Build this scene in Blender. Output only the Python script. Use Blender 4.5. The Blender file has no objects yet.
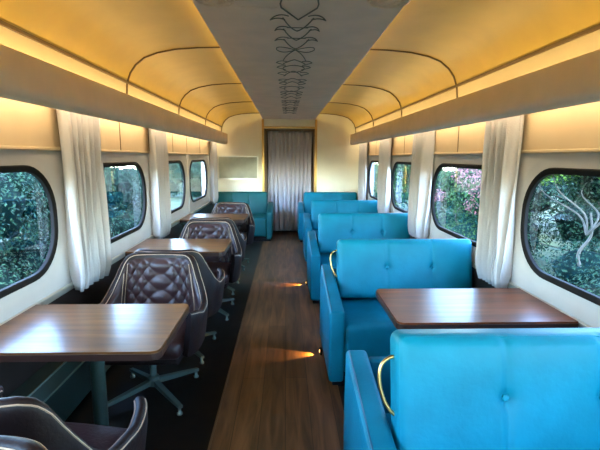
import bpy, bmesh, math, random
from mathutils import Vector, Matrix
random.seed(7)
PI = math.pi
scene = bpy.context.scene
COL = scene.collection

# ------------------------------------------------------------------ materials
def new_mat(name):
    m = bpy.data.materials.new(name); m.use_nodes = True
    return m, m.node_tree.nodes, m.node_tree.links, m.node_tree.nodes['Principled BSDF']

def plain(name, col, rough=0.5, metal=0.0, bump=0.0, scale=40, var=0.0, coat=0.0, spec=0.5):
    m, N, L, b = new_mat(name)
    b.inputs['Base Color'].default_value = (*col, 1)
    b.inputs['Roughness'].default_value = rough
    b.inputs['Metallic'].default_value = metal
    b.inputs['Coat Weight'].default_value = coat
    b.inputs['Specular IOR Level'].default_value = spec
    if bump or var:
        tc = N.new('ShaderNodeTexCoord')
        nz = N.new('ShaderNodeTexNoise'); nz.inputs['Scale'].default_value = scale; nz.inputs['Detail'].default_value = 5
        L.new(tc.outputs['Object'], nz.inputs['Vector'])
        if bump:
            bp = N.new('ShaderNodeBump'); bp.inputs['Strength'].default_value = bump; bp.inputs['Distance'].default_value = 0.01
            L.new(nz.outputs['Fac'], bp.inputs['Height']); L.new(bp.outputs['Normal'], b.inputs['Normal'])
        if var:
            n2 = N.new('ShaderNodeTexNoise'); n2.inputs['Scale'].default_value = 4.5; n2.inputs['Detail'].default_value = 3
            L.new(tc.outputs['Object'], n2.inputs['Vector'])
            r = N.new('ShaderNodeValToRGB')
            r.color_ramp.elements[0].position = .3; r.color_ramp.elements[1].position = .7
            r.color_ramp.elements[0].color = (*[c * (1 - var) for c in col], 1)
            r.color_ramp.elements[1].color = (*[min(1, c * (1 + var)) for c in col], 1)
            L.new(n2.outputs['Fac'], r.inputs['Fac']); L.new(r.outputs['Color'], b.inputs['Base Color'])
    return m

def wood(name, dark, light, axis='X', rough=0.3, coat=0.3, scale=1.0, plank=0.0, spec=.35):
    m, N, L, b = new_mat(name)
    b.inputs['Specular IOR Level'].default_value = spec
    tc = N.new('ShaderNodeTexCoord'); mp = N.new('ShaderNodeMapping')
    s = [14, 14, 14]; s['XYZ'.index(axis)] = 1.3
    mp.inputs['Scale'].default_value = [v * scale for v in s]
    L.new(tc.outputs['Object'], mp.inputs['Vector'])
    nz = N.new('ShaderNodeTexNoise'); nz.inputs['Scale'].default_value = 1.6; nz.inputs['Detail'].default_value = 8
    nz.inputs['Distortion'].default_value = 0.8
    L.new(mp.outputs['Vector'], nz.inputs['Vector'])
    r = N.new('ShaderNodeValToRGB')
    r.color_ramp.elements[0].position = .32; r.color_ramp.elements[1].position = .72
    r.color_ramp.elements[0].color = (*dark, 1); r.color_ramp.elements[1].color = (*light, 1)
    L.new(nz.outputs['Fac'], r.inputs['Fac'])
    col = r.outputs['Color']
    if plank:
        mp2 = N.new('ShaderNodeMapping'); mp2.inputs['Rotation'].default_value = (0, 0, PI / 2)
        L.new(tc.outputs['Object'], mp2.inputs['Vector'])
        bk = N.new('ShaderNodeTexBrick'); bk.inputs['Scale'].default_value = 1.0
        bk.inputs['Brick Width'].default_value = 1.9; bk.inputs['Row Height'].default_value = plank
        bk.inputs['Mortar Size'].default_value = 0.0018; bk.inputs['Color1'].default_value = (.72, .72, .72, 1)
        bk.inputs['Color2'].default_value = (1.25, 1.2, 1.15, 1); bk.inputs['Mortar'].default_value = (.22, .2, .18, 1)
        L.new(mp2.outputs['Vector'], bk.inputs['Vector'])
        mx = N.new('ShaderNodeMix'); mx.data_type = 'RGBA'; mx.blend_type = 'MULTIPLY'; mx.inputs['Factor'].default_value = 1
        L.new(col, mx.inputs[6]); L.new(bk.outputs['Color'], mx.inputs[7]); col = mx.outputs[2]
    L.new(col, b.inputs['Base Color'])
    b.inputs['Roughness'].default_value = rough; b.inputs['Coat Weight'].default_value = coat
    b.inputs['Coat Roughness'].default_value = 0.12
    bp = N.new('ShaderNodeBump'); bp.inputs['Strength'].default_value = .12; bp.inputs['Distance'].default_value = .003
    L.new(nz.outputs['Fac'], bp.inputs['Height']); L.new(bp.outputs['Normal'], b.inputs['Normal'])
    return m

def leafmat(name, c1, c2):
    m, N, L, b = new_mat(name)
    g = N.new('ShaderNodeNewGeometry'); r = N.new('ShaderNodeValToRGB')
    r.color_ramp.elements[0].color = (*c1, 1); r.color_ramp.elements[1].color = (*c2, 1)
    L.new(g.outputs['Random Per Island'], r.inputs['Fac']); L.new(r.outputs['Color'], b.inputs['Base Color'])
    b.inputs['Roughness'].default_value = .6; b.inputs['Specular IOR Level'].default_value = .12
    return m

def glassmat():
    m = bpy.data.materials.new('window_glass'); m.use_nodes = True
    N, L = m.node_tree.nodes, m.node_tree.links
    N.remove(N['Principled BSDF'])
    out = N['Material Output']
    t = N.new('ShaderNodeBsdfTransparent'); t.inputs['Color'].default_value = (.82, .93, .95, 1)
    g = N.new('ShaderNodeBsdfGlossy'); g.inputs['Roughness'].default_value = .02; g.inputs['Color'].default_value = (.8, .9, 1, 1)
    lw = N.new('ShaderNodeLayerWeight'); lw.inputs['Blend'].default_value = .5
    pw = N.new('ShaderNodeMath'); pw.operation = 'POWER'; pw.inputs[1].default_value = 4.0; L.new(lw.outputs['Facing'], pw.inputs[0])
    f = N.new('ShaderNodeMath'); f.operation = 'MULTIPLY_ADD'; f.inputs[1].default_value = .75; f.inputs[2].default_value = .05; L.new(pw.outputs[0], f.inputs[0])
    mx = N.new('ShaderNodeMixShader')
    L.new(f.outputs[0], mx.inputs['Fac']); L.new(t.outputs[0], mx.inputs[1]); L.new(g.outputs[0], mx.inputs[2])
    L.new(mx.outputs[0], out.inputs['Surface'])
    return m

def emis(name, col, s):
    m, N, L, b = new_mat(name)
    b.inputs['Emission Color'].default_value = (*col, 1); b.inputs['Emission Strength'].default_value = s
    b.inputs['Base Color'].default_value = (*col, 1)
    return m

M = dict(
    teal=plain('azure_leather', (.0003, .134, .200), .5, bump=.12, scale=60, var=.16, spec=.16),
    teal2=plain('dark_teal_leather', (.0005, .078, .082), .48, bump=.12, scale=60, var=.10, spec=.28),
    teal_seam=plain('teal_welt', (.002, .07, .12), .5),
    brown=plain('brown_leather', (.024, .010, .010), .4, bump=.15, scale=70, var=.2, spec=.3),
    darkbrown=plain('dark_leather', (.009, .0042, .004), .5, bump=.15, scale=70, spec=.22),
    stitch=plain('tan_stitching', (.30, .20, .13), .6),
    steel=plain('green_grey_steel', (.12, .18, .155), .4, metal=.7),
    greenpaint=plain('dark_green_paint', (.010, .024, .018), .4, var=.3),
    brass=plain('brass', (.50, .33, .12), .32, metal=1.0),
    black=plain('black_rubber', (.006, .006, .007), .7, spec=.12),
    table=wood('table_wood', (.050, .017, .004), (.15, .060, .013), 'X', .30, .12, .9),
    rtable=wood('mahogany_table_wood', (.050, .010, .002), (.17, .042, .009), 'X', .34, .06, .9, spec=.3),
    tedge=plain('table_edge_band', (.025, .011, .008), .3),
    boards=wood('floor_boards', (.050, .023, .008), (.185, .088, .032), 'Y', .40, .08, .8, plank=.15),
    darkfloor=plain('dark_vinyl_floor', (.0085, .0065, .0048), .36, bump=.03, scale=12, var=.5, spec=.15),
    cream=plain('cream_panel', (.405, .395, .40), .5, bump=.03, scale=30, var=.05),
    upper=plain('upper_wall_panel', (.44, .35, .235), .5, var=.04),
    vault=plain('golden_ceiling', (.49, .325, .072), .42, var=.06),
    grey=plain('grey_ceiling_panel', (.76, .57, .49), .6, bump=.15, scale=120, var=.08),
    relief=plain('dark_relief_line', (.10, .085, .075), .6),
    valance=plain('taupe_valance', (.83, .66, .56), .5, bump=.06, scale=60, var=.06),
    endwall=plain('cream_end_wall', (.76, .71, .60), .45, var=.03),
    groove=plain('brown_groove', (.10, .055, .02), .5),
    dado=plain('dark_brown_dado', (.016, .010, .008), .4),
    curtain=plain('pale_curtain_fabric', (.40, .395, .425), .8, bump=.15, scale=90),
    doorcurtain=plain('lilac_grey_curtain', (.47, .44, .50), .75, bump=.1, scale=90),
    board=plain('grey_green_board', (.30, .31, .25), .35, var=.15),
    aluminium=plain('aluminium', (.6, .58, .52), .35, metal=.8),
    glass=glassmat(),
    led=emis('warm_led', (1, .74, .36), 6),
    ledw=emis('warm_white_led', (1, .84, .55), 8),
    added_lens=emis('added_amber_lens', (1, .55, .15), 4),  # glowing lens of the lamps added for the warm floor patches
    grass=None, bark=plain('bark', (.06, .05, .04), .8, var=.3, bump=.4, scale=20),
    palebark=plain('pale_bark', (.075, .07, .06), .8, var=.2),
    leaf_dark=leafmat('dark_leaves', (.0025, .013, .008), (.018, .054, .028)),
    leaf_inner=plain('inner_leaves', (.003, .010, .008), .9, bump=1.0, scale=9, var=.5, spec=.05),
    leaf_mid=leafmat('green_leaves', (.004, .018, .006), (.030, .078, .018)),
    leaf_bright=leafmat('bright_leaves', (.010, .040, .008), (.10, .20, .030)),
    blossom=leafmat('pink_blossom', (.16, .045, .06), (.32, .14, .17)),
)
def grassmat():
    m, N, L, b = new_mat('grass_ground')
    tc = N.new('ShaderNodeTexCoord')
    nz = N.new('ShaderNodeTexNoise'); nz.inputs['Scale'].default_value = 1.2; nz.inputs['Detail'].default_value = 9
    L.new(tc.outputs['Object'], nz.inputs['Vector'])
    r = N.new('ShaderNodeValToRGB'); r.color_ramp.elements[0].color = (.010, .020, .006, 1); r.color_ramp.elements[1].color = (.045, .065, .014, 1)
    r.color_ramp.elements[0].position = .3; r.color_ramp.elements[1].position = .7
    L.new(nz.outputs['Fac'], r.inputs['Fac']); L.new(r.outputs['Color'], b.inputs['Base Color']); b.inputs['Roughness'].default_value = .9
    return m
M['grass'] = grassmat()

# ------------------------------------------------------------------ object helpers
def link(name, bm, mat, parent=None, smooth=True, loc=None):
    me = bpy.data.meshes.new(name)
    bmesh.ops.recalc_face_normals(bm, faces=bm.faces[:])
    bm.to_mesh(me); bm.free()
    if smooth:
        for p in me.polygons: p.use_smooth = True
        try: me.set_sharp_from_angle(angle=math.radians(42))
        except Exception: pass
    for mm in (mat if isinstance(mat, (list, tuple)) else [mat]): me.materials.append(mm)
    o = bpy.data.objects.new(name, me); COL.objects.link(o)
    if parent: o.parent = parent
    if loc: o.location = loc
    return o
def tag(o, label=None, cat=None, group=None, kind=None):
    if label: o['label'] = label
    if cat: o['category'] = cat
    if group: o['group'] = group
    if kind: o['kind'] = kind
    return o
def thing(name, label, cat, loc=(0, 0, 0), rz=0, group=None, kind=None):
    o = bpy.data.objects.new(name, None); COL.objects.link(o)
    o.location = loc; o.rotation_euler = (0, 0, rz); o.empty_display_size = .1
    return tag(o, label, cat, group, kind)
def copy_tree(o, parent=None):
    c = o.copy(); COL.objects.link(c)
    if parent: c.parent = parent
    for ch in list(o.children): copy_tree(ch, c)
    return c

def add_box(bm, x0, x1, y0, y1, z0, z1, bevel=0, seg=2):
    vs = [bm.verts.new((x, y, z)) for x in (x0, x1) for y in (y0, y1) for z in (z0, z1)]
    F = [(0, 1, 3, 2), (4, 6, 7, 5), (0, 4, 5, 1), (2, 3, 7, 6), (0, 2, 6, 4), (1, 5, 7, 3)]
    fs = [bm.faces.new([vs[i] for i in f]) for f in F]
    if bevel:
        es = list({e for f in fs for e in f.edges})
        bmesh.ops.bevel(bm, geom=es, offset=bevel, segments=seg, affect='EDGES', profile=.5)
def box(*a, **k):
    bm = bmesh.new(); add_box(bm, *a, **k); return bm
def ticks(h, r, n):
    t = [-h, -h + r * .13, -h + r * .4, -h + r * .7, -h + r]
    for i in range(1, n): t.append(-h + r + (2 * h - 2 * r) * i / n)
    return t + [h - r, h - r * .7, h - r * .4, h - r * .13, h]
def rounded_box(bm, c, size, r, n=(6, 6, 6), fn=None):
    """box with rounded edges; fn(local point, half sizes) -> deformed local point"""
    h = [s / 2 for s in size]; rr = min(r, *[x * .98 for x in h])
    T = [ticks(h[i], rr, n[i]) for i in range(3)]
    cache = {}
    def vert(p):
        k = tuple(round(v, 6) for v in p)
        if k in cache: return cache[k]
        q = Vector(p); i = Vector([max(-h[j] + rr, min(h[j] - rr, q[j])) for j in range(3)])
        d = q - i
        if d.length > 1e-9: q = i + d.normalized() * rr
        if fn: q = fn(q, h)
        v = bm.verts.new(q + Vector(c)); cache[k] = v; return v
    for ax in range(3):
        a, b = [(1, 2), (0, 2), (0, 1)][ax]
        for sgn in (-1, 1):
            for i in range(len(T[a]) - 1):
                for j in range(len(T[b]) - 1):
                    q = []
                    for (ii, jj) in ((i, j), (i + 1, j), (i + 1, j + 1), (i, j + 1)):
                        p = [0, 0, 0]; p[ax] = sgn * h[ax]; p[a] = T[a][ii]; p[b] = T[b][jj]; q.append(vert(p))
                    if len(set(q)) == 4: bm.faces.new(q)
    return bm
def tube(bm, pts, r, n=8, closed=False):
    pts = [Vector(p) for p in pts]; m = len(pts); rings = []
    rad = r if isinstance(r, (list, tuple)) else [r] * m
    up = None
    for i in range(m):
        a = pts[(i - 1) % m] if (i or closed) else pts[0]; b = pts[(i + 1) % m] if (i < m - 1 or closed) else pts[-1]
        t = (b - a).normalized()
        if up is None: up = Vector((0, 0, 1)) if abs(t.z) < .9 else Vector((1, 0, 0))
        s = t.cross(up)
        if s.length < 1e-6: s = t.orthogonal()
        s.normalize(); u = s.cross(t).normalized(); up = u
        rings.append([bm.verts.new(pts[i] + (s * math.cos(k * 2 * PI / n) + u * math.sin(k * 2 * PI / n)) * rad[i]) for k in range(n)])
    for i in range(m if closed else m - 1):
        A, B = rings[i], rings[(i + 1) % m]
        for k in range(n): bm.faces.new((A[k], A[(k + 1) % n], B[(k + 1) % n], B[k]))
    if not closed:
        bm.faces.new(rings[0]); bm.faces.new(rings[-1][::-1])
    return bm
def lathe(bm, prof, c=(0, 0, 0), n=24):
    rings = []
    for (r, z) in prof:
        rings.append([bm.verts.new((c[0] + r * math.cos(k * 2 * PI / n), c[1] + r * math.sin(k * 2 * PI / n), c[2] + z)) for k in range(n)] if r > 1e-6 else [bm.verts.new((c[0], c[1], c[2] + z))])
    for A, B in zip(rings, rings[1:]):
        for k in range(n):
            q = [A[k % len(A)], A[(k + 1) % len(A)], B[(k + 1) % len(B)], B[k % len(B)]]
            q = [v for i, v in enumerate(q) if v not in q[:i]]
            if len(q) >= 3: bm.faces.new(q)
    return bm
def prism_y(bm, prof, y0, y1):
    """profile of (x, z) extruded along Y"""
    A = [bm.verts.new((x, y0, z)) for x, z in prof]; B = [bm.verts.new((x, y1, z)) for x, z in prof]; n = len(prof)
    for i in range(n): bm.faces.new((A[i], A[(i + 1) % n], B[(i + 1) % n], B[i]))
    bm.faces.new(A); bm.faces.new(B[::-1])
    return bm
def struct(name, bm, mat, parent=None, smooth=False):
    o = link(name, bm, mat, parent, smooth)
    if not parent: o['kind'] = 'structure'
    return o

# ------------------------------------------------------------------ dimensions
CX, HW = .05, 1.43                     # carriage centre line and half width
Y0, Y1 = -2.4, 8.65                    # rear and far end walls
PITCH = 1.69; WC = [7.0 - PITCH * k for k in range(6)]    # window centres
SID = {'left': -1, 'right': 1}
def X(side, u): return CX + SID[side] * u

# ------------------------------------------------------------------ floor
struct('floor', box(CX - HW - .1, CX + HW + .1, Y0 - .1, Y1 + 1.0, -.08, 0), M['darkfloor'])
struct('floor_boards', box(-.405, .36, Y0, Y1 + .2, -.002, .004), M['boards'])
struct('trim_1', box(-.417, -.405, Y0, Y1, -.002, .007), M['groove'])

# ------------------------------------------------------------------ side walls
def rrect(cy, cz, hy, hz, r, n=10, m=6):
    """outline points (y, z) of a rounded rectangle, always the same count"""
    P = []
    corners = [(1, 1, 0), (-1, 1, PI / 2), (-1, -1, PI), (1, -1, 3 * PI / 2)]
    for q, (sy, sz, a0) in enumerate(corners):
        for k in range(n + 1):
            a = a0 + (PI / 2) * k / n
            P.append((cy + sy * (hy - r) + r * math.cos(a), cz + sz * (hz - r) + r * math.sin(a)))
        e = P[-1]; sy2, sz2, a2 = corners[(q + 1) % 4]
        f = (cy + sy2 * (hy - r) + r * math.cos(a2), cz + sz2 * (hz - r) + r * math.sin(a2))
        for k in range(1, m): P.append((e[0] + (f[0] - e[0]) * k / m, e[1] + (f[1] - e[1]) * k / m))
    return P
ZB, ZT = .745, 1.59
WZ, WH, WL, WR = 1.183, .304, .69, .265
def loops(bm, Ls):
    R = [[bm.verts.new(p) for p in L] for L in Ls]
    for A, B in zip(R, R[1:]):
        n = len(A)
        for i in range(n):
            try: bm.faces.new((A[i], A[(i + 1) % n], B[(i + 1) % n], B[i]))
            except ValueError: pass
wn = 0
for side in ('left', 'right'):
    s = SID[side]
    bm = bmesh.new()
    for c in WC:
        def ring(hy, hz, r, u): return [(X(side, u), y, z) for (y, z) in rrect(c, WZ if r > .01 else (ZB + ZT) / 2, hy, hz, r)]
        loops(bm, [ring(PITCH / 2, (ZT - ZB) / 2, .0012, HW), ring(WL + .085, WH + .075, WR + .05, HW), ring(WL + .07, WH + .06, WR + .045, HW + .005),
                   ring(WL + .014, WH + .014, WR + .012, HW + .014), ring(WL + .06, WH + .06, WR + .05, HW + .048),
                   ring(PITCH / 2, (ZT - ZB) / 2, .0012, HW + .05)])
    ya = WC[0] + PITCH / 2; yb = WC[-1] - PITCH / 2
    xs = sorted((X(side, HW), X(side, HW + .13)))
    add_box(bm, *xs, ya, Y1 + .05, ZB, ZT)
    if yb > Y0: add_box(bm, *xs, Y0, yb, ZB, ZT)
    struct('wall_' + side, bm, M['cream'], smooth=True)
    # upper panel, dado, rail, ledge
    struct('wall_%s_upper' % side, box(*xs, Y0, Y1 + .05, ZT, 2.2), M['upper'])
    struct('wall_%s_lower' % side, box(*xs, Y0, Y1 + .05, 0, ZB), M['dado'])
    xr = sorted((X(side, HW - .014), X(side, HW + .01)))
    struct('trim_%d' % (2 if s < 0 else 3), box(*xr, Y0, Y1, ZT - .008, ZT + .012, bevel=.005), M['upper'])
    bm = bmesh.new()
    xl = sorted((X(side, HW - .020), X(side, HW + .01)))
    add_box(bm, *xl, Y0, Y1, ZB - .012, ZB + .004, bevel=.003)
    xl = sorted((X(side, HW - .010), X(side, HW + .01)))
    add_box(bm, *xl, Y0, Y1, ZB - .04, ZB - .014, bevel=.003)
    struct('baseboard_%s' % side, bm, M['aluminium'])
    bm = bmesh.new()
    xj = sorted((X(side, HW - .003), X(side, HW + .01)))
    for k, c in enumerate(WC):
        if k != 3: add_box(bm, *xj, c + .08, c + .092, ZT + .012, 1.98)
        add_box(bm, *xj, c + PITCH / 2 - .006, c + PITCH / 2 + .006, ZT + .012, 1.98)
    struct('trim_%d' % (4 if s < 0 else 5), bm, M['groove'])
    bm = bmesh.new()
    xp = sorted((X(side, HW - .018), X(side, HW + .01)))
    for c in WC: add_box(bm, *xp, c + PITCH / 2 - .03, c + PITCH / 2 + .03, ZB, ZT, bevel=.008, seg=3)
    struct('trim_%d' % (6 if s < 0 else 7), bm, M['cream'], smooth=True)
    # windows : gasket + pane
    for k, c in enumerate(WC):
        wn += 1
        w = thing('window_%d' % wn, None, None, (X(side, HW + .016), c, WZ), kind='structure')
        bm = bmesh.new()
        def r2(d, u): return [(s * u, y, z) for (y, z) in rrect(0, 0, WL + d, WH + d, WR + d * .9)]
        loops(bm, [r2(.016, .0), r2(.016, -.008), r2(.010, -.015), r2(-.012, -.015), r2(-.020, -.008), r2(-.020, .012), r2(.013, .012)])
        link('gasket', bm, M['black'], w)
        bm = bmesh.new()
        P = r2(-.012, .008)
        bm.faces.new([bm.verts.new(p) for p in P])
        link('pane', bm, M['glass'], w, smooth=False)

# ------------------------------------------------------------------ vaulted ceiling
VP = [(1.36, 1.97), (1.325, 2.0), (1.315, 2.115), (1.31, 2.135), (1.285, 2.20), (1.24, 2.26), (1.17, 2.315), (1.07, 2.352), (.93, 2.38), (.75, 2.395), (.5, 2.402), (.25, 2.406), (0, 2.408)]
prof = [(.068 - u, z) for u, z in VP] + [(.068 + u, z) for u, z in VP[-2::-1]]
bm = bmesh.new()
A = [bm.verts.new((x, Y0, z)) for x, z in prof]; B = [bm.verts.new((x, Y1, z)) for x, z in prof]
for i in range(len(prof) - 1): bm.faces.new((A[i], A[i + 1], B[i + 1], B[i]))
nb_ = len(prof) - 1
bm.faces.ensure_lookup_table()
for i in (0, 1, 2, nb_ - 1, nb_ - 2, nb_ - 3): bm.faces[i].material_index = 1
struct('ceiling', bm, [M['vault'], M['upper']], smooth=True)
struct('ceiling_roof', box(CX - 1.6, CX + 1.6, Y0 - .1, Y1 + 1.1, 2.46, 2.5), M['dado'])
bm = bmesh.new()
for side in ('left', 'right'):
    x = sorted((.068 + SID[side] * 1.300, .068 + SID[side] * 1.33))
    add_box(bm, *x, Y0, Y1, 2.116, 2.134)
struct('trim_8', bm, M['groove'])
bm = bmesh.new()
for yr in (.15, 1.85, 3.55, 5.22, 6.9, Y1 - .01):
    tube(bm, [(.068 - (u - .004), yr, z - .002) for u, z in VP[1:]] + [(.068 + (u - .004), yr, z - .002) for u, z in VP[-2:0:-1]], .008, 6)
struct('trim_9', bm, M['groove'], smooth=True)

# hung centre panel with carved relief
PX, PW, PZ = .068, .515, 2.285
cp = struct('ceiling_panel', box(PX - PW, PX + PW, Y0, Y1, PZ, PZ + .03, bevel=.006), M['grey'])
bm = bmesh.new()
def line(pts, r): tube(bm, [(PX + x, y, PZ - .001) for x, y in pts], r, 6)
def both(pts, r):
    line(pts, r); line([(-x, y) for x, y in pts], r)
def curve(a, b, c, n=9):
    return [((1 - t) ** 2 * a[0] + 2 * t * (1 - t) * b[0] + t * t * c[0], (1 - t) ** 2 * a[1] + 2 * t * (1 - t) * b[1] + t * t * c[1]) for t in [i / n for i in range(n + 1)]]
both([(.06, 1.95), (.093, 2.22), (.09, 2.27), (0, 2.46)], .0042)
for k, (yt, w, ww) in enumerate([(2.67, .082, .15), (2.87, .08, .13), (3.09, .078, .135)]):
    both(curve((w, yt - .24), (w * .55, yt - .05), (0, yt)), .0038)
    both(curve((w - .03, yt - .27), (w + .03, yt - .33), (ww, yt - .2)) + curve((ww, yt - .2), (w + .03, yt - .26), (w - .01, yt - .21))[1:], .0034)
    if k: line([(-w + .02, yt - .265), (w - .02, yt - .265)], .003)
both(curve((0, 3.12), (.14, 2.97), (.13, 3.12)) + curve((.13, 3.12), (.09, 3.25), (0, 3.12))[1:], .0034)
both(curve((0, 3.12), (.06, 3.25), (.085, 3.45)), .0038)
yy = 3.47
for k in range(16):
    st = .18 + .08 * (k % 3)
    w = .085 - .0012 * k
    if k % 4 == 1:
        both(curve((0, yy - .03), (w * 1.3, yy + .02), (w, yy + st * .6)) + curve((w, yy + st * .6), (w * .6, yy + st), (0, yy + st))[1:], .004)
    else:
        both(curve((0, yy - .05), (w * .5, yy), (w, yy + st * .55)), .004)
    both(curve((w * .7, yy + .02), (w * 1.3, yy - .04), (w * 1.65, yy + .06)), .0036)
    both(curve((w * 1.65, yy + .06), (w * 1.2, yy + .12), (w * .8, yy + .15)), .0036)
    yy += st
link('spine_relief', bm, M['relief'], cp)
for (rx, ry) in ((-.40, 2.17), (.42, 2.15)):
    bm = bmesh.new()
    for rad, h in ((.095, .007), (.055, .006)):
        tube(bm, [(PX + rx + rad * math.cos(a * PI / 16), ry + rad * math.sin(a * PI / 16), PZ - .002) for a in range(32)], h, 8, closed=True)
    lathe(bm, [(0, -.012), (.02, -.011), (.026, 0)], (PX + rx, ry, PZ), 16)
    for a in range(8):
        an = a * PI / 4
        tube(bm, [(PX + rx + q * math.cos(an), ry + q * math.sin(an), PZ - .001) for q in (.03, .09)], .005, 6)
    link('rosette', bm, M['grey'], cp)
bm = bmesh.new()
add_box(bm, PX - .33, PX - .11, 2.27, 2.29, PZ - .003, PZ + .001); add_box(bm, PX - .33, PX - .31, 1.8, 2.27, PZ - .003, PZ + .001)
link('hatch_edge', bm, M['grey'], cp)

# light valances along both walls
for side in ('left', 'right'):
    pr = [(1.178, 1.977), (1.175, 1.84), (1.178, 1.815), (1.190, 1.795), (1.208, 1.788), (1.235, 1.788), (1.235, 1.803), (1.208, 1.808), (1.200, 1.825),
          (1.20, 1.955), (HW + .01, 1.955), (HW + .01, 1.972), (1.20, 1.972), (1.20, 1.985), (1.185, 1.985)]
    bm = bmesh.new(); prism_y(bm, [(.068 + SID[side] * u, z) for u, z in pr], Y0, 8.42)
    v = struct('valance_' + side, bm, M['valance'], smooth=True)
    x = sorted((X(side, 1.21), X(side, 1.225)))
    link('led_strip', box(*x, Y0 + .05, 8.38, 1.945, 1.952), M['ledw'], v, smooth=False)
    link('led_strip', box(*x, Y0 + .05, 8.38, 1.974, 1.980), M['led'], v, smooth=False)

# ------------------------------------------------------------------ end walls, doorway
bm = bmesh.new()
DL, DR, DT = -.43, .59, 2.115
add_box(bm, CX - HW - .1, DL, Y1, Y1 + .08, 0, 2.45)
add_box(bm, DR, CX + HW + .1, Y1, Y1 + .08, 0, 2.45)
add_box(bm, DL, DR, Y1, Y1 + .08, DT, 2.45)
struct('wall_front', bm, M['endwall'])
bm = bmesh.new()
add_box(bm, DL - .01, DL, Y1, Y1 + .95, 0, DT + .1); add_box(bm, DR, DR + .01, Y1, Y1 + .95, 0, DT + .1)
add_box(bm, DL, DR, Y1 + .9, Y1 + .95, 0, DT + .1); add_box(bm, DL, DR, Y1 + .08, Y1 + .95, DT + .05, DT + .1)
struct('wall_vestibule', bm, M['dado'])
bm = bmesh.new()
add_box(bm, DL - .035, DL + .012, Y1 - .02, Y1 + .02, 0, 2.284, bevel=.006)
add_box(bm, DR - .012, DR + .035, Y1 - .02, Y1 + .02, 0, 2.284, bevel=.006)
add_box(bm, DL + .012, DR - .012, Y1 - .016, Y1 + .02, DT - .012, DT + .03, bevel=.006)
struct('trim_10', bm, M['brass'], smooth=True)
bm = bmesh.new()
add_box(bm, DL + .012, DL + .06, Y1 + .0, Y1 + .07, 0, DT - .012); add_box(bm, DR - .04, DR - .012, Y1, Y1 + .07, 0, DT - .012)
add_box(bm, DL + .012, DR - .012, Y1 + .0, Y1 + .07, DT - .05, DT - .012)
struct('trim_11', bm, M['groove'])
bm = bmesh.new()
add_box(bm, CX - HW - .1, CX + HW + .1, Y0 - .08, Y0, 0, .85)
add_box(bm, CX - HW - .1, CX + HW + .1, Y0 - .08, Y0, 1.85, 2.45)
for a, b in ((CX - HW - .1, CX - 1.1), (CX - .15, CX + .15), (CX + 1.1, CX + HW + .1)): add_box(bm, a, b, Y0 - .08, Y0, .85, 1.85)
struct('wall_back', bm, M['endwall'])

for k, cx_ in enumerate((CX - .625, CX + .625)):
    w = thing('window_%d' % (13 + k), None, None, (cx_, Y0 - .04, 1.35), kind='structure')
    bm = bmesh.new(); add_box(bm, -.475, .475, -.003, .003, -.5, .5); link('pane', bm, M['glass'], w, smooth=False)
    bm = bmesh.new()
    for a in ((-.475, .475, .47, .5), (-.475, .475, -.5, -.47), (-.475, -.445, -.47, .47), (.445, .475, -.47, .47)): add_box(bm, a[0], a[1], -.03, .05, a[2], a[3])
    link('gasket', bm, M['black'], w, smooth=False)

def curtain(name, p0, p1, z0, z1, folds, amp, nrm, mat, label, cat, gather=0., group=None, seed=0):
    """pleated hanging cloth from p0 to p1 (xy); nrm is the direction of its folds"""
    rnd = random.Random(seed); bm = bmesh.new(); nu, nv = folds * 10, 24
    p0, p1, nrm = Vector((*p0, 0)), Vector((*p1, 0)), Vector((*nrm, 0)).normalized()
    ph = [rnd.uniform(-.6, .6) for _ in range(folds + 2)]; am = [rnd.uniform(.55, 1.2) for _ in range(folds + 2)]
    G = []
    for j in range(nv + 1):
        v = j / nv; z = z1 + (z0 - z1) * v; row = []
        for i in range(nu + 1):
            u = i / nu; f = u * folds; k = int(f); fr = f - k
            a = am[k] * (1 - fr) + am[k + 1] * fr
            w = math.sin(2 * PI * f + ph[0] + 1.1 * math.sin(v * 2.3 + u * 5 + seed) * .6); w = math.copysign(abs(w) ** .7, w)
            uu = .5 + (u - .5) * (1 - gather * (v ** 1.5)) + .012 * math.sin(v * 5 + k)
            d = amp * a * w * (.75 + .35 * v) + amp * .22 * math.sin(4 * PI * f + v * 3)
            if v > .93: d *= 1 - (v - .93) * 6
            q = p0.lerp(p1, uu) + nrm * d; row.append(bm.verts.new((q.x, q.y, z)))
        G.append(row)
    for j in range(nv):
        for i in range(nu): bm.faces.new((G[j][i], G[j][i + 1], G[j + 1][i + 1], G[j + 1][i]))
    o = link(name, bm, mat)
    for p in o.data.polygons: p.use_smooth = True
    md = o.modifiers.new('thickness', 'SOLIDIFY'); md.thickness = .004
    return tag(o, label, cat, group)
curtain('door_curtain', (DL + .075, Y1 + .10), (DR - .05, Y1 + .10), .05, 2.06, 10, .036, (0, 1), M['doorcurtain'],
        'lilac grey pleated curtain closing the brass framed doorway at the far end', 'curtain', seed=3)
WCUR = [('left', 2.64, 3.14, 'pale curtain hanging left of the aisle beside the nearest window', 5),
        ('left', 4.34, 4.86, 'pale curtain on the left wall above the second wooden table', 5),
        ('left', 7.80, 8.30, 'pale curtain in the far left corner beside the end sofa', 4),
        ('right', 2.64, 2.99, 'pale curtain on the right wall nearest the camera, beside the table', 5),
        ('right', 4.26, 4.80, 'pale curtain on the right wall behind the second blue sofa', 5),
        ('right', 5.90, 6.40, 'pale curtain on the right wall between the two smallest windows', 4),
        ('right', 7.62, 8.15, 'pale curtain in the far right corner of the carriage', 4)]
for k, (sd, a, b, lab, fo) in enumerate(WCUR):
    u = HW - .062
    curtain('window_curtain', (X(sd, u), a), (X(sd, u), b), .70, 1.90, fo + 1, .048, (1, 0), M['curtain'], lab, 'curtain', .16, 'window curtains', 11 + k)
# curtain holds: bottom rail is the wall ledge

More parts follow.
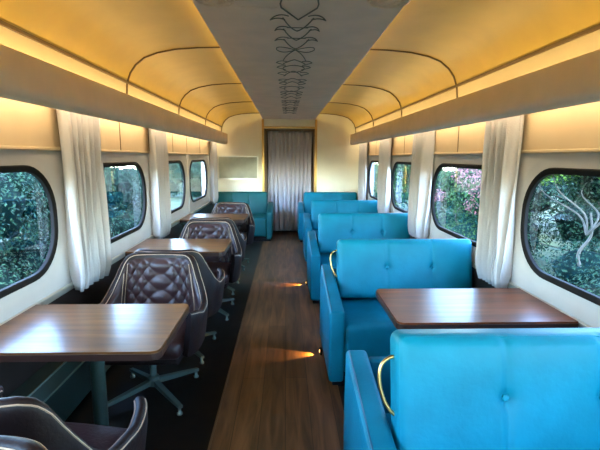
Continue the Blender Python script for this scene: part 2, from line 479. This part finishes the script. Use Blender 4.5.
# framed board on the end wall
t = thing('notice_board', 'grey green framed board on the cream end wall above the far left sofa', 'board', (-.94, Y1 - .003, 1.34))
link('board_face', box(-.375, .375, -.012, 0, -.21, .21), M['board'], t, smooth=False)
bm = bmesh.new()
for a in ((-.40, .40, -.018, 0, .21, .232), (-.40, .40, -.018, 0, -.232, -.21), (-.40, -.375, -.018, 0, -.21, .21), (.375, .40, -.018, 0, -.21, .21)): add_box(bm, *a)
link('frame', bm, M['aluminium'], t, smooth=False)

# green heater casing along the left wall
t = thing('heater_casing', 'dark green metal heater casing along the left wall under the tables', 'heater', (CX - HW, 0, 0))
bm = bmesh.new()
prism_y(bm, [(.002, .02), (.09, .02), (.13, .07), (.13, .30), (.10, .37), (.002, .37)], .2, 7.6)
link('casing', bm, M['greenpaint'], t, smooth=False)
bm = bmesh.new()
for z in (.295, .368): tube(bm, [(.131 if z < .35 else .100, .2, z), (.131 if z < .35 else .100, 7.6, z)], .006, 6)
link('rail', bm, M['steel'], t)

# ------------------------------------------------------------------ sofas
def make_sofa(W=1.172, D=.80):
    """origin: front corner on the aisle side; +y runs to the rear"""
    t = thing('sofa', None, 'sofa')
    bm = bmesh.new(); add_box(bm, .03, W - .03, .05, D - .03, 0, .085)
    link('plinth', bm, M['black'], t, smooth=False)
    for x0 in (0,):
        bm = bmesh.new()
        def f(p, h):
            k = (p.y + h[1]) / (2 * h[1]); top = .545 + (.67 - .545) * k
            zz = (p.z + h[2]) / (2 * h[2])
            return Vector((p.x * (1 + .06 * math.sin(PI * zz)), p.y, -h[2] + zz * (top - .05)))
        rounded_box(bm, (x0 + .05, D / 2, .05 + .31), (.10, D, .62), .022, (2, 6, 6), f)
        a = link('arm', bm, M['teal'], t)
        bm = bmesh.new(); xo = x0 + .014 if x0 == 0 else x0 + .086
        tube(bm, [(xo, .004, .10), (xo, .006, .525), (xo, .022, .546), (xo, D - .02, .668), (xo, D - .002, .645)], .0035, 6)
        link('welt', bm, M['teal_seam'], a)
    bm = bmesh.new()
    def g(p, h):
        e = max(0, 1 - (p.x / h[0]) ** 6) * max(0, 1 - (p.y / h[1]) ** 6)
        if p.z > h[2] * .5: p.z += .012 * e
        return p
    rounded_box(bm, (W / 2 + .048, .34, .265), (W - .11, .64, .35), .035, (14, 8, 4), g)
    s = link('seat', bm, M['teal'], t)
    bm = bmesh.new(); tube(bm, [(.12, .026, .412), (W - .02, .026, .412)], .0035, 6)
    link('welt', bm, M['teal_seam'], s)
    bm = bmesh.new(); rounded_box(bm, (W / 2, D - .03, .36), (W - .21, .05, .55), .015, (4, 2, 4))
    link('back_panel', bm, M['teal'], t)
    # leaning backrest, local origin at its lower middle
    bw = W - .115; BH, TH = .46, .14
    btn = [(-bw / 2 + .36 * bw, .01), (-bw / 2 + .69 * bw, .01)]
    def b(p, h):
        zz = p.z / h[2]
        if p.y < 0:
            e = max(0, 1 - (p.x / h[0]) ** 8) * max(0, 1 - zz ** 6)
            p.y -= .020 * e
            for bx, bz in btn:
                r = math.hypot(p.x - bx, p.z - bz)
                p.y += .018 * math.exp(-(r / .022) ** 2) + .006 * math.exp(-(r / .06) ** 2)
            for bx, bz in btn: p.y += .006 * math.exp(-((p.x - bx) / .013) ** 2)
        return p
    bm = bmesh.new(); rounded_box(bm, (0, 0, 0), (bw, TH, BH), .038, (110, 3, 30), b)
    bk = link('backrest', bm, M['teal'], t)
    bk.location = (.112 + bw / 2, .70, .642); bk.rotation_euler = (math.radians(-11), 0, 0)
    for bx, bz in btn:
        bm = bmesh.new(); lathe(bm, [(0, .010), (.010, .008), (.015, .001), (.013, -.004)], (0, 0, 0), 14)
        bmesh.ops.rotate(bm, verts=bm.verts[:], cent=(0, 0, 0), matrix=Matrix.Rotation(PI / 2, 3, 'X'))
        link('button', bm, M['teal'], bk, loc=(bx, -TH / 2 + .003, bz))
    bm = bmesh.new()
    for y in (-TH / 2 + .012, TH / 2 - .012):
        tube(bm, [(-bw / 2 + .012, y, -BH / 2 + .04), (-bw / 2 + .012, y, BH / 2 - .03), (-bw / 2 + .03, y, BH / 2 - .011), (bw / 2 - .03, y, BH / 2 - .011)], .004, 6)
    link('piping', bm, M['teal'], bk)
    bm = bmesh.new()
    P = []
    for i in range(21):
        q = i / 20; a = q * PI
        P.append((-bw / 2 + .012 - .080 * math.sin(a) ** .6 * (1.08 - .62 * q), -.012, .145 - .215 * q + .012 * math.sin(2 * a)))
    tube(bm, P, .0068, 10)
    link('grab_handle', bm, M['brass'], bk)
    return t
sofa = make_sofa()
SOFAS = [(1.09, .280, 'nearest blue leather sofa with brass grab handle, cropped by the right foreground', -.35, .056),
         (2.69, .292, 'second blue leather sofa from the camera, facing the mahogany table', -.12, .050),
         (4.36, .264, 'third blue leather sofa from the camera on the right side of the aisle', -.20, .050),
         (6.06, .285, 'fourth blue leather sofa from the camera, second from the end wall', -.16, .024),
         (7.72, .243, 'farthest blue leather sofa on the right, against the end wall beside the door', .0, 0)]
for i, (y, x, lab, bo, bz) in enumerate(SOFAS):
    o = sofa if i == 0 else copy_tree(sofa)
    o.location = (x, y, 0); o['label'] = lab; o['group'] = 'blue sofas along the right side'
    for ch in o.children:
        if ch.name.startswith('backrest'):
            ch.location.y = .70 + bo; ch.location.z = .642 + bz
            for g in list(ch.children):
                if i > 1 and g.name.startswith('grab_handle'): bpy.data.objects.remove(g)
o = copy_tree(sofa)
o.name = 'end_sofa'; o.scale = (-1, 1, 1); o.location = (-.25, 7.82, 0); o.scale = (-.95, 1, 1)
o['label'] = 'dark teal sofa in the far left corner against the end wall'; o['group'] = 'sofa facing the left tables'
for ch in o.children:
    if ch.name.startswith('backrest'):
        ch.location.y = .68; ch.location.z = .642
        for g in list(ch.children):
            if g.name.startswith('grab_handle'): bpy.data.objects.remove(g)

def recolour(o):
    for c in o.children:
        if c.type == 'MESH' and c.data.materials and c.data.materials[0] == M['teal']:
            c.data = c.data.copy(); c.data.materials[0] = M['teal2']
        recolour(c)
recolour(o)
# ------------------------------------------------------------------ tables
def make_table(W, D, wood_m, side, px):
    """origin on the floor below the middle of the wall edge; the top runs towards the aisle"""
    t = thing('dining_table', None, 'table')
    sg = 1 if side == 'left' else -1
    bm = bmesh.new()
    def outline(d, r): return [(x, y) for (x, y) in [(p, q) for (p, q) in rr2d(W, D, d, r)]]
    def rr2d(W, D, d, r):
        P = [(0, -D / 2 + d), ]
        for (cx, cy, a0) in ((W - d - r, -D / 2 + d + r, -PI / 2), (W - d - r, D / 2 - d - r, 0)):
            for k in range(9): P.append((cx + r * math.cos(a0 + PI / 2 * k / 8), cy + r * math.sin(a0 + PI / 2 * k / 8)))
        P.append((0, D / 2 - d)); return P
    def slab(bm, d, r, z0, z1):
        P = rr2d(W, D, d, r)
        A = [bm.verts.new((sg * x, y, z0)) for x, y in P]; B = [bm.verts.new((sg * x, y, z1)) for x, y in P]; n = len(P)
        for i in range(n): bm.faces.new((A[i], A[(i + 1) % n], B[(i + 1) % n], B[i]))
        bm.faces.new(A[::-1]); bm.faces.new(B)
    slab(bm, .004, .036, .74, .751)
    top = link('tabletop', bm, wood_m, t, smooth=False)
    bm = bmesh.new(); slab(bm, .0, .04, .712, .741)
    link('edge_band', bm, M['tedge'], top, smooth=False)
    bm = bmesh.new()
    lathe(bm, [(0, 0), (.12, 0), (.12, .012), (.05, .028), (.034, .04), (.034, .69), (.11, .70), (.11, .712), (0, .712)], (sg * px, 0, 0), 24)
    link('pedestal', bm, M['greenpaint'], t)
    bm = bmesh.new(); add_box(bm, *sorted((sg * .0, sg * .03)), -D / 2 + .05, D / 2 - .05, .67, .712)
    link('wall_bracket', bm, M['steel'], t, smooth=False)
    return t
lt = make_table(.835, .60, M['table'], 'left', .44)
for i, (y, lab) in enumerate([(2.0, 'glossy brown wooden table nearest the camera on the left side'), (3.91, 'brown wooden table in the middle of the left row'),
                              (5.82, 'brown wooden table farthest along the left wall')]):
    o = lt if i == 0 else copy_tree(lt)
    if i:
        for c in o.children:
            if c.name.startswith('pedestal'): c.location.y = -.165
    o.location = (CX - HW + .021, y, 0); o['label'] = lab; o['group'] = 'wooden tables along the left wall'
rt = make_table(.908, .56, M['rtable'], 'right', .45)
rt.location = (CX + HW - .021, 2.27, 0); rt['label'] = 'reddish mahogany table on the right between the two nearest blue sofas'

# ------------------------------------------------------------------ quilted swivel chairs
def shell_pt(s, v, off=0.):
    """s in [-1,1] from right arm tip round the back to left arm tip, v height; chair faces +y"""
    a = s * math.radians(128)
    e = .62
    cx, cy = math.sin(a), -math.cos(a)
    x = .315 * math.copysign(abs(cx) ** e, cx); y = (.25 if cy < 0 else .24) * math.copysign(abs(cy) ** e, cy)
    return x, y
def rim_z(s):
    q = abs(s)
    K = [(0, .87), (.22, .87), (.30, .857), (.36, .825), (.44, .74), (.54, .64), (.64, .585), (.74, .58), (.86, .605), (1, .615)]
    for (a, za), (b, zb) in zip(K, K[1:]):
        if q <= b:
            t = (q - a) / (b - a); return za + (zb - za) * t
    return .61
def shell(s, v, off):
    x, y = shell_pt(s, v)
    zb = .36; z = zb + (rim_z(s) - zb) * v
    k = (z - .42) / .48
    bk = max(0, 1 - abs(s) / .55)
    # narrows towards the top of the back, leans back a little
    x *= 1 - .16 * max(0, k) * (1 if abs(s) < .45 else max(0, 1 - (abs(s) - .45) / .3)) + .03 * (1 - v) * 0
    x *= .90 + .10 * min(1, (z - .36) / .2)
    y = y - .05 * k * bk + .025 * bk
    r = math.hypot(x, y)
    return Vector((x + off * x / r, y + off * y / r, z))
def make_chair():
    t = thing('swivel_chair', None, 'chair')
    ns, nv = 72, 16
    bm = bmesh.new(); sec = []
    for i in range(ns + 1):
        s = -1 + 2 * i / ns; L = []
        for j in range(nv + 1): L.append(shell(s, j / nv, 0))
        top = shell(s, 1, 0)
        o1 = shell(s, 1, .045)
        for q in range(1, 6):
            a = PI * q / 6; L.append(top.lerp(o1, .5 - .5 * math.cos(a)) + Vector((0, 0, .026 * math.sin(a))))
        for j in range(nv, -1, -1): L.append(shell(s, j / nv, .045))
        sec.append([bm.verts.new(p) for p in L])
    n = len(sec[0])
    for A, B in zip(sec, sec[1:]):
        for k in range(n): bm.faces.new((A[k], A[(k + 1) % n], B[(k + 1) % n], B[k]))
    bm.faces.new(sec[0]); bm.faces.new(sec[-1][::-1])
    sh = link('shell', bm, M['darkbrown'], t)
    # quilted inner panel
    def q_off(a, b):
        u, w = a * 5.0 + b * 4.0, a * 5.0 - b * 4.0
        return .017 * (abs(math.sin(PI * u / 1.0)) * abs(math.sin(PI * w / 1.0))) ** .45
    bm = bmesh.new(); G = []
    na, nb = 72, 52
    for j in range(nb + 1):
        row = []
        for i in range(na + 1):
            a = i / na; b = j / nb; s = (-1 + 2 * a) * .33
            e = min(1, 12 * min(a, 1 - a, b + .05, (1 - b)))
            p = shell(s, .12 + .86 * b, -.010 * e - q_off(a - .5, b) * e)
            row.append(bm.verts.new(p))
        G.append(row)
    for j in range(nb):
        for i in range(na): bm.faces.new((G[j][i], G[j][i + 1], G[j + 1][i + 1], G[j + 1][i]))
    link('quilted_backrest', bm, M['brown'], t)
    # side bolsters
    for sg in (-1, 1):
        bm = bmesh.new(); G = []
        for i in range(25):
            a = i / 24; s = sg * (.335 + .60 * a); row = []
            for j in range(17):
                b = j / 16; e = (max(0, math.sin(PI * min(1, max(0, a)))) ** .5) * (max(0, math.sin(PI * b)) ** .4)
                row.append(bm.verts.new(shell(s, .05 + .94 * b, -.030 * e - .001)))
            G.append(row)
        for A, B in zip(G, G[1:]):
            for k in range(16): bm.faces.new((A[k], A[k + 1], B[k + 1], B[k]))
        link('bolster', bm, M['brown'], t)
    bm = bmesh.new()
    for off in (.003, .042):
        tube(bm, [shell(-.99 + 1.98 * i / 70, 1, off) + Vector((0, 0, .013)) for i in range(71)], .0028, 5)
    for sg in (-1, 1):
        for dd in (.0, .07):
            tube(bm, [shell(sg * (.335 + dd + .05 * (1 - j / 20)), .06 + .93 * j / 20, -.012 - .010 * (dd > 0)) for j in range(21)], .0026, 5)
    link('stitching', bm, M['stitch'], sh)
    bm = bmesh.new()
    def f(p, h):
        e = 1 - min(1, (p.x / h[0]) ** 2 * .5 + (p.y / h[1]) ** 2 * .5)
        if p.z > 0: p.z += .02 * e
        return p
    rounded_box(bm, (0, .025, .41), (.50, .47, .11), .045, (6, 6, 2), f)
    link('seat', bm, M['brown'], t)
    bm = bmesh.new(); rounded_box(bm, (0, 0, .335), (.46, .42, .06), .02, (3, 3, 2))
    link('seat_pan', bm, M['darkbrown'], t)
    bm = bmesh.new(); lathe(bm, [(0, .07), (.034, .07), (.036, .13), (.021, .14), (.021, .30), (.05, .305), (.05, .32), (0, .32)], n=18)
    link('pole', bm, M['steel'], t)
    for k in range(4):
        a = PI / 4 + k * PI / 2
        bm = bmesh.new(); R3 = Matrix.Rotation(a, 3, 'Z')
        vs = []
        for (r, z, w, h) in ((.03, .112, .017, .034), (.20, .085, .016, .026), (.335, .064, .013, .018)):
            vs.append([bm.verts.new(R3 @ Vector((r, y, z + dz))) for y, dz in ((-w, 0), (w, 0), (w, -h), (-w, -h))])
        for A, B in zip(vs, vs[1:]):
            for q in range(4): bm.faces.new((A[q], A[(q + 1) % 4], B[(q + 1) % 4], B[q]))
        bm.faces.new(vs[0]); bm.faces.new(vs[-1][::-1])
        lg = link('leg', bm, M['steel'], t, smooth=False)
        bm = bmesh.new(); lathe(bm, [(0, 0), (.016, 0), (.018, .01), (.011, .018), (.009, .05), (0, .05)], tuple(R3 @ Vector((.318, 0, 0))), 12)
        link('foot', bm, M['steel'], lg)
    return t
ch = make_chair()
CH = [(-.865, 2.66, PI, 'dark brown quilted swivel chair facing the camera behind the nearest left table'),
      (-.88, 1.41, -.12, 'dark brown chair seen from behind at the near side of the nearest left table'),
      (-.77, .66, PI, 'brown leather chair whose rounded top corner shows at the bottom left edge of the photo'),
      (-.85, 3.32, 0, 'brown chair at the near side of the middle left table, mostly hidden'),
      (-.79, 4.19, PI, 'brown quilted swivel chair facing the camera behind the middle left table'),
      (-.82, 4.97, 0, 'brown swivel chair at the near side of the farthest left table'),
      (-.79, 6.02, PI, 'brown quilted swivel chair behind the farthest left table, before the end sofa')]
for i, (x, y, rz, lab) in enumerate(CH):
    o = ch if i == 0 else copy_tree(ch)
    o.location = (x, y, 0); o.rotation_euler = (0, 0, rz + random.uniform(-.05, .05)); o['label'] = lab; o['group'] = 'brown swivel chairs along the left row'

# small amber lamps added beside the sofa arms to make the warm floor patches
ADDED_LAMPS = [(.292, 3.21, 'tiny amber lamp added at the foot of the second blue sofa for the floor glow'), (.272, 5.10, 'tiny amber lamp added at the foot of the third blue sofa for the floor glow')]
for i, (x, y, lab) in enumerate(ADDED_LAMPS):
    t = thing('added_glow_lamp', lab, 'lamp', (x - .012, y, 0), group='lamps added for floor glow')
    bm = bmesh.new(); rounded_box(bm, (0, 0, .03), (.018, .05, .05), .006, (1, 1, 1)); link('housing', bm, M['black'], t)
    link('lens', box(-.0105, -.0088, -.014, .014, .026, .040), M['added_lens'], t, smooth=False)
    l = bpy.data.lights.new('added_floor_beam', 'SPOT'); l.energy = 16; l.color = (1, .55, .14); l.spot_size = math.radians(46); l.spot_blend = .25; l.shadow_soft_size = .004  # added beam that throws the orange patch across the boards
    lo = bpy.data.objects.new('added_floor_beam', l); COL.objects.link(lo); lo.parent = t
    lo.location = (-.016, 0, .036); lo.rotation_euler = Vector((-1, 0, -.24)).to_track_quat('-Z', 'Y').to_euler()

# ------------------------------------------------------------------ outside
struct('ground', box(-60, 60, -40, 90, -1.5, -1.2), M['grass'])
def leaves(bm, c, R, n, size, rnd, squash=.8):
    for _ in range(n):
        while True:
            p = Vector((rnd.uniform(-1, 1), rnd.uniform(-1, 1), rnd.uniform(-1, 1)))
            if .25 < p.length < 1: break
        p = p * (.6 + .4 * rnd.random()) if rnd.random() < .3 else p.normalized() * (.72 + .28 * rnd.random())
        q = Vector((c[0] + p.x * R, c[1] + p.y * R, c[2] + p.z * R * squash))
        nrm = (p + Vector((rnd.uniform(-.8, .8), rnd.uniform(-.8, .8), rnd.uniform(-.2, 1.1)))).normalized()
        t = nrm.orthogonal().normalized(); t.rotate(Matrix.Rotation(rnd.uniform(0, 6.28), 3, nrm)); b = nrm.cross(t)
        L = size * rnd.uniform(.7, 1.3); w = L * .45
        a1 = q - t * L * .5; a2 = q + b * w * .5 + nrm * L * .06; a3 = q + t * L * .5; a4 = q - b * w * .5 + nrm * L * .06
        bm.faces.new([bm.verts.new(a) for a in (a1, a2, a3, a4)])
def smooth(P, n=5):
    P = [Vector(p) for p in P]; Q = [P[0] * 2 - P[1]] + P + [P[-1] * 2 - P[-2]]; out = []
    for i in range(1, len(Q) - 2):
        for k in range(n):
            t = k / n; a, b, c, d_ = Q[i - 1:i + 3]
            out.append(.5 * (2 * b + (c - a) * t + (2 * a - 5 * b + 4 * c - d_) * t * t + (3 * b - a - 3 * c + d_) * t ** 3))
    return out + [P[-1]]
def limb(bm, P, r0, r1):
    P = smooth(P); m = len(P)
    tube(bm, P, [r0 + (r1 - r0) * i / (m - 1) for i in range(m)], 7)
def tree(name, label, cat, x, y, clumps, n, leaf, size, seed, trunk='bark', group=None, blossom=None):
    rnd = random.Random(seed)
    t = thing(name, label, cat, (x, y, -1.2), group=group)
    bm = bmesh.new()
    for (cx, cy, cz, R) in clumps: leaves(bm, (cx, cy, cz), R, int(n * 3.2 * R * R), size * .58, rnd)
    link('foliage', bm, M[leaf], t, smooth=False)
    bm = bmesh.new()
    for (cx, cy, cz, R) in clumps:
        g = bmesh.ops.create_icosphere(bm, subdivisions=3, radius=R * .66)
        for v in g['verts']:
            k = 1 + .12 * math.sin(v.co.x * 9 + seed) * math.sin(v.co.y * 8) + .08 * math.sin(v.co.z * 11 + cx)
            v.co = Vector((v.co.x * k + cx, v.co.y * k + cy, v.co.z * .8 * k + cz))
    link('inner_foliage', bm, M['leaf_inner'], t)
    bm = bmesh.new()
    limb(bm, [(0, 0, 0), (.09, .05, .5), (-.06, .10, 1.0), (.05, -.03, 1.4), (.02, 0, 1.8)], .042, .018)
    for (cx, cy, cz, R) in clumps:
        z0 = min(1.4, max(.3, cz - .7))
        limb(bm, [(0, .02, z0), (cx * .25 + .1, cy * .2 - .06, z0 + (cz - z0) * .25), (cx * .45 - .06, cy * .5 + .1, z0 + (cz - z0) * .5), (cx * .85, cy * .75, z0 + (cz - z0) * .8), (cx, cy, cz)], .020, .005)
    link('trunk', bm, M[trunk], t)
    if blossom:
        bm = bmesh.new()
        for (cx, cy, cz, R) in blossom: leaves(bm, (cx, cy, cz), R, int(1300 * R * R) + 60, .06, rnd)
        link('blossoms', bm, M['blossom'], t, smooth=False)
    return t
def clump(rnd, w, h, k):
    return [(rnd.uniform(-w, w), rnd.uniform(-w, w), rnd.uniform(.4, h), rnd.uniform(.7, 1.1)) for _ in range(k)]
rr = random.Random(21)
# right side
tree('slender_tree', 'leafy green tree with pale thin trunks outside the nearest right window', 'tree', 5.4, 7.4,
     [(-.6, .6, 2.9, .85), (.5, -.3, 3.0, .9), (-.2, -1.3, 2.9, .8), (.8, 1.2, 2.8, .9), (-.3, 1.9, 2.7, .8)], 900, 'leaf_bright', .13, 1, 'palebark')
tree('shrub', 'dark undergrowth behind the pale trunks outside the nearest right window', 'shrub', 7.6, 10.2, clump(rr, 2.0, 2.6, 12), 750, 'leaf_dark', .15, 2)
tree('shrub', 'dark low bush filling the lower part of the nearest right window', 'shrub', 5.2, 6.3, [(-.5, -.9, .5, .8), (.3, .4, .4, .8), (.5, 1.5, .6, .8), (.2, -1.8, .6, .8)], 1000, 'leaf_dark', .11, 3)
tree('blossom_tree', 'tree with pink blossom outside the second right window', 'tree', 5.8, 13.4, [(-.2, -2.2, 1.7, 1.0), (0, -1, 1.6, 1.1), (.3, .6, 2.0, 1.1), (-.2, 1.9, 1.7, 1.0), (.4, -.3, .8, 1.1)], 700, 'leaf_mid', .15, 4,
     blossom=[(-.8, -1.9, 2.35, .55), (-.75, -2.6, 2.05, .5), (-.8, -1.3, 2.65, .4), (-.9, .3, 1.55, .28), (-.8, -2.4, 1.55, .35)])
tree('shrub', 'green bush beneath the blossom outside the second right window', 'shrub', 5.2, 12.6, [(0, -.9, .5, .9), (.1, .7, .5, .9), (0, 2.2, .6, .9)], 800, 'leaf_mid', .13, 5)
tree('shrub', 'dark bush outside the third window on the right', 'shrub', 6.2, 21.5, clump(rr, 2.0, 2.2, 12), 420, 'leaf_mid', .2, 6)
tree('shrub', 'dark bush outside the smallest window on the right', 'shrub', 6.6, 31.0, clump(rr, 2.6, 2.2, 14), 300, 'leaf_dark', .25, 7)
tree('shrub', 'dark bush behind the blossom tree, seen through the second right window', 'shrub', 9.0, 18.5, clump(rr, 2.6, 2.6, 14), 420, 'leaf_dark', .2, 8)
tree('shrub', 'tall dark shrub far behind the pale trunks of the nearest right window', 'shrub', 11.0, 15.5, clump(rr, 3.2, 3.2, 20), 260, 'leaf_dark', .24, 9)
# left side
tree('shrub', 'blue green bush filling the nearest left window', 'shrub', -5.0, 8.2, [(0, -1.2, 1.9, 1.1), (.2, .3, 2.1, 1.1), (-.3, 1.6, 1.9, 1.1), (.2, -.4, .7, 1.0), (.3, 1.0, .7, 1.0), (.3, -1.8, .6, 1.0), (-.2, 2.4, .8, 1.0)], 850, 'leaf_dark', .12, 10)
tree('shrub', 'tall dark bush behind the one in the nearest left window', 'shrub', -7.4, 11.5, clump(rr, 2.4, 2.8, 14), 500, 'leaf_mid', .17, 11)
tree('shrub', 'dark green bush outside the second left window', 'shrub', -5.4, 14.6, [(0, -1.4, 1.8, 1.1), (.2, .3, 1.7, 1.1), (-.3, 1.8, 1.6, 1.1), (.2, -.4, .6, 1.0), (.3, 1.4, .6, 1.0), (.3, -1.8, .6, 1.0)], 700, 'leaf_dark', .14, 12)
tree('shrub', 'sunlit yellow green bush far outside the third left window', 'shrub', -9.5, 38.0, clump(rr, 3.2, 2.2, 12), 250, 'leaf_bright', .25, 13)
tree('shrub', 'dark bush outside the farthest left window', 'shrub', -6.0, 30.0, clump(rr, 2.2, 2.2, 14), 300, 'leaf_dark', .22, 14)

# ------------------------------------------------------------------ light
w = bpy.data.worlds.new('sky'); scene.world = w; w.use_nodes = True
N, L = w.node_tree.nodes, w.node_tree.links
bg = N['Background']; sky = N.new('ShaderNodeTexSky'); sky.sky_type = 'NISHITA'; sky.sun_disc = False
sky.sun_elevation = math.radians(52); sky.sun_rotation = math.radians(200); sky.air_density = 1.3; sky.dust_density = .6
mxs = N.new('ShaderNodeMix'); mxs.data_type = 'RGBA'; mxs.blend_type = 'MULTIPLY'; mxs.inputs['Factor'].default_value = 1; mxs.inputs[7].default_value = (.90, .98, 1.12, 1)
L.new(sky.outputs[0], mxs.inputs[6]); L.new(mxs.outputs[2], bg.inputs['Color']); bg.inputs['Strength'].default_value = 2.6
sun = bpy.data.lights.new('sun', 'SUN'); sun.energy = 5.0; sun.angle = .01; sun.color = (1, .93, .8)
so = bpy.data.objects.new('sun', sun); COL.objects.link(so); so.location = (0, -10, 20)
so.rotation_euler = Vector((.18, .62, -1.0)).to_track_quat('-Z', 'Y').to_euler()

def strip(name, x, z, d, energy, col, width=.015):
    l = bpy.data.lights.new(name, 'AREA'); l.shape = 'RECTANGLE'; l.size = width; l.size_y = 8.6 - Y0 - .1
    l.energy = energy; l.color = col
    o = bpy.data.objects.new(name, l); COL.objects.link(o)
    o.location = (x, (Y0 + 8.6) / 2, z)
    zl = -Vector((d[0], 0, d[1])).normalized(); yl = Vector((0, 1, 0)); xl = yl.cross(zl)
    o.rotation_euler = Matrix((xl, yl, zl)).transposed().to_euler()
for side in ('left', 'right'):
    s = SID[side]
    strip('led_light', X(side, 1.265), 1.94, (s * .85, -.5), 20, (1, .84, .47))
    strip('led_light', X(side, 1.23), 1.985, (s * .35, 1.0), 7.4, (1, .79, .31))
    strip('led_light', PX + s * (PW - .04), PZ + .045, (s * 1.0, .35), 8, (1, .74, .24))

# ------------------------------------------------------------------ camera
f_px = 430.
vx, vy = 285.5 - 300, -(157. - 225)
d = Vector((vx, vy, f_px)).normalized()
zc = (Vector((0, 1, 0)) - d * d.y).normalized()
xc = d.cross(zc)
if xc.x < 0: xc = -xc
# rows: world axes in camera coordinates (right, up, forward)
right = Vector((xc.x, d.x, zc.x)); up = Vector((xc.y, d.y, zc.y)); fwd = Vector((xc.z, d.z, zc.z))
cam = bpy.data.cameras.new('camera'); co = bpy.data.objects.new('camera', cam); COL.objects.link(co)
Rm = Matrix((right, up, -fwd)).transposed()
co.matrix_world = Matrix.Translation((0, 0, 1.553)) @ Rm.to_4x4()
cam.sensor_fit = 'HORIZONTAL'; cam.sensor_width = 36; cam.lens = 36 * f_px / 600; cam.clip_start = .02; cam.clip_end = 300
scene.camera = co
vs = scene.view_settings
vs.view_transform = 'Standard'; vs.look = 'None'; vs.gamma = 1; vs.use_curve_mapping = False
vs.exposure = 1.0
scene.display_settings.display_device = 'sRGB'
try:
    scene.cycles.use_denoising = True
    scene.cycles.max_bounces = 10; scene.cycles.diffuse_bounces = 6; scene.cycles.transparent_max_bounces = 12
    scene.cycles.sample_clamp_indirect = 8; scene.cycles.caustics_reflective = False
except Exception: pass
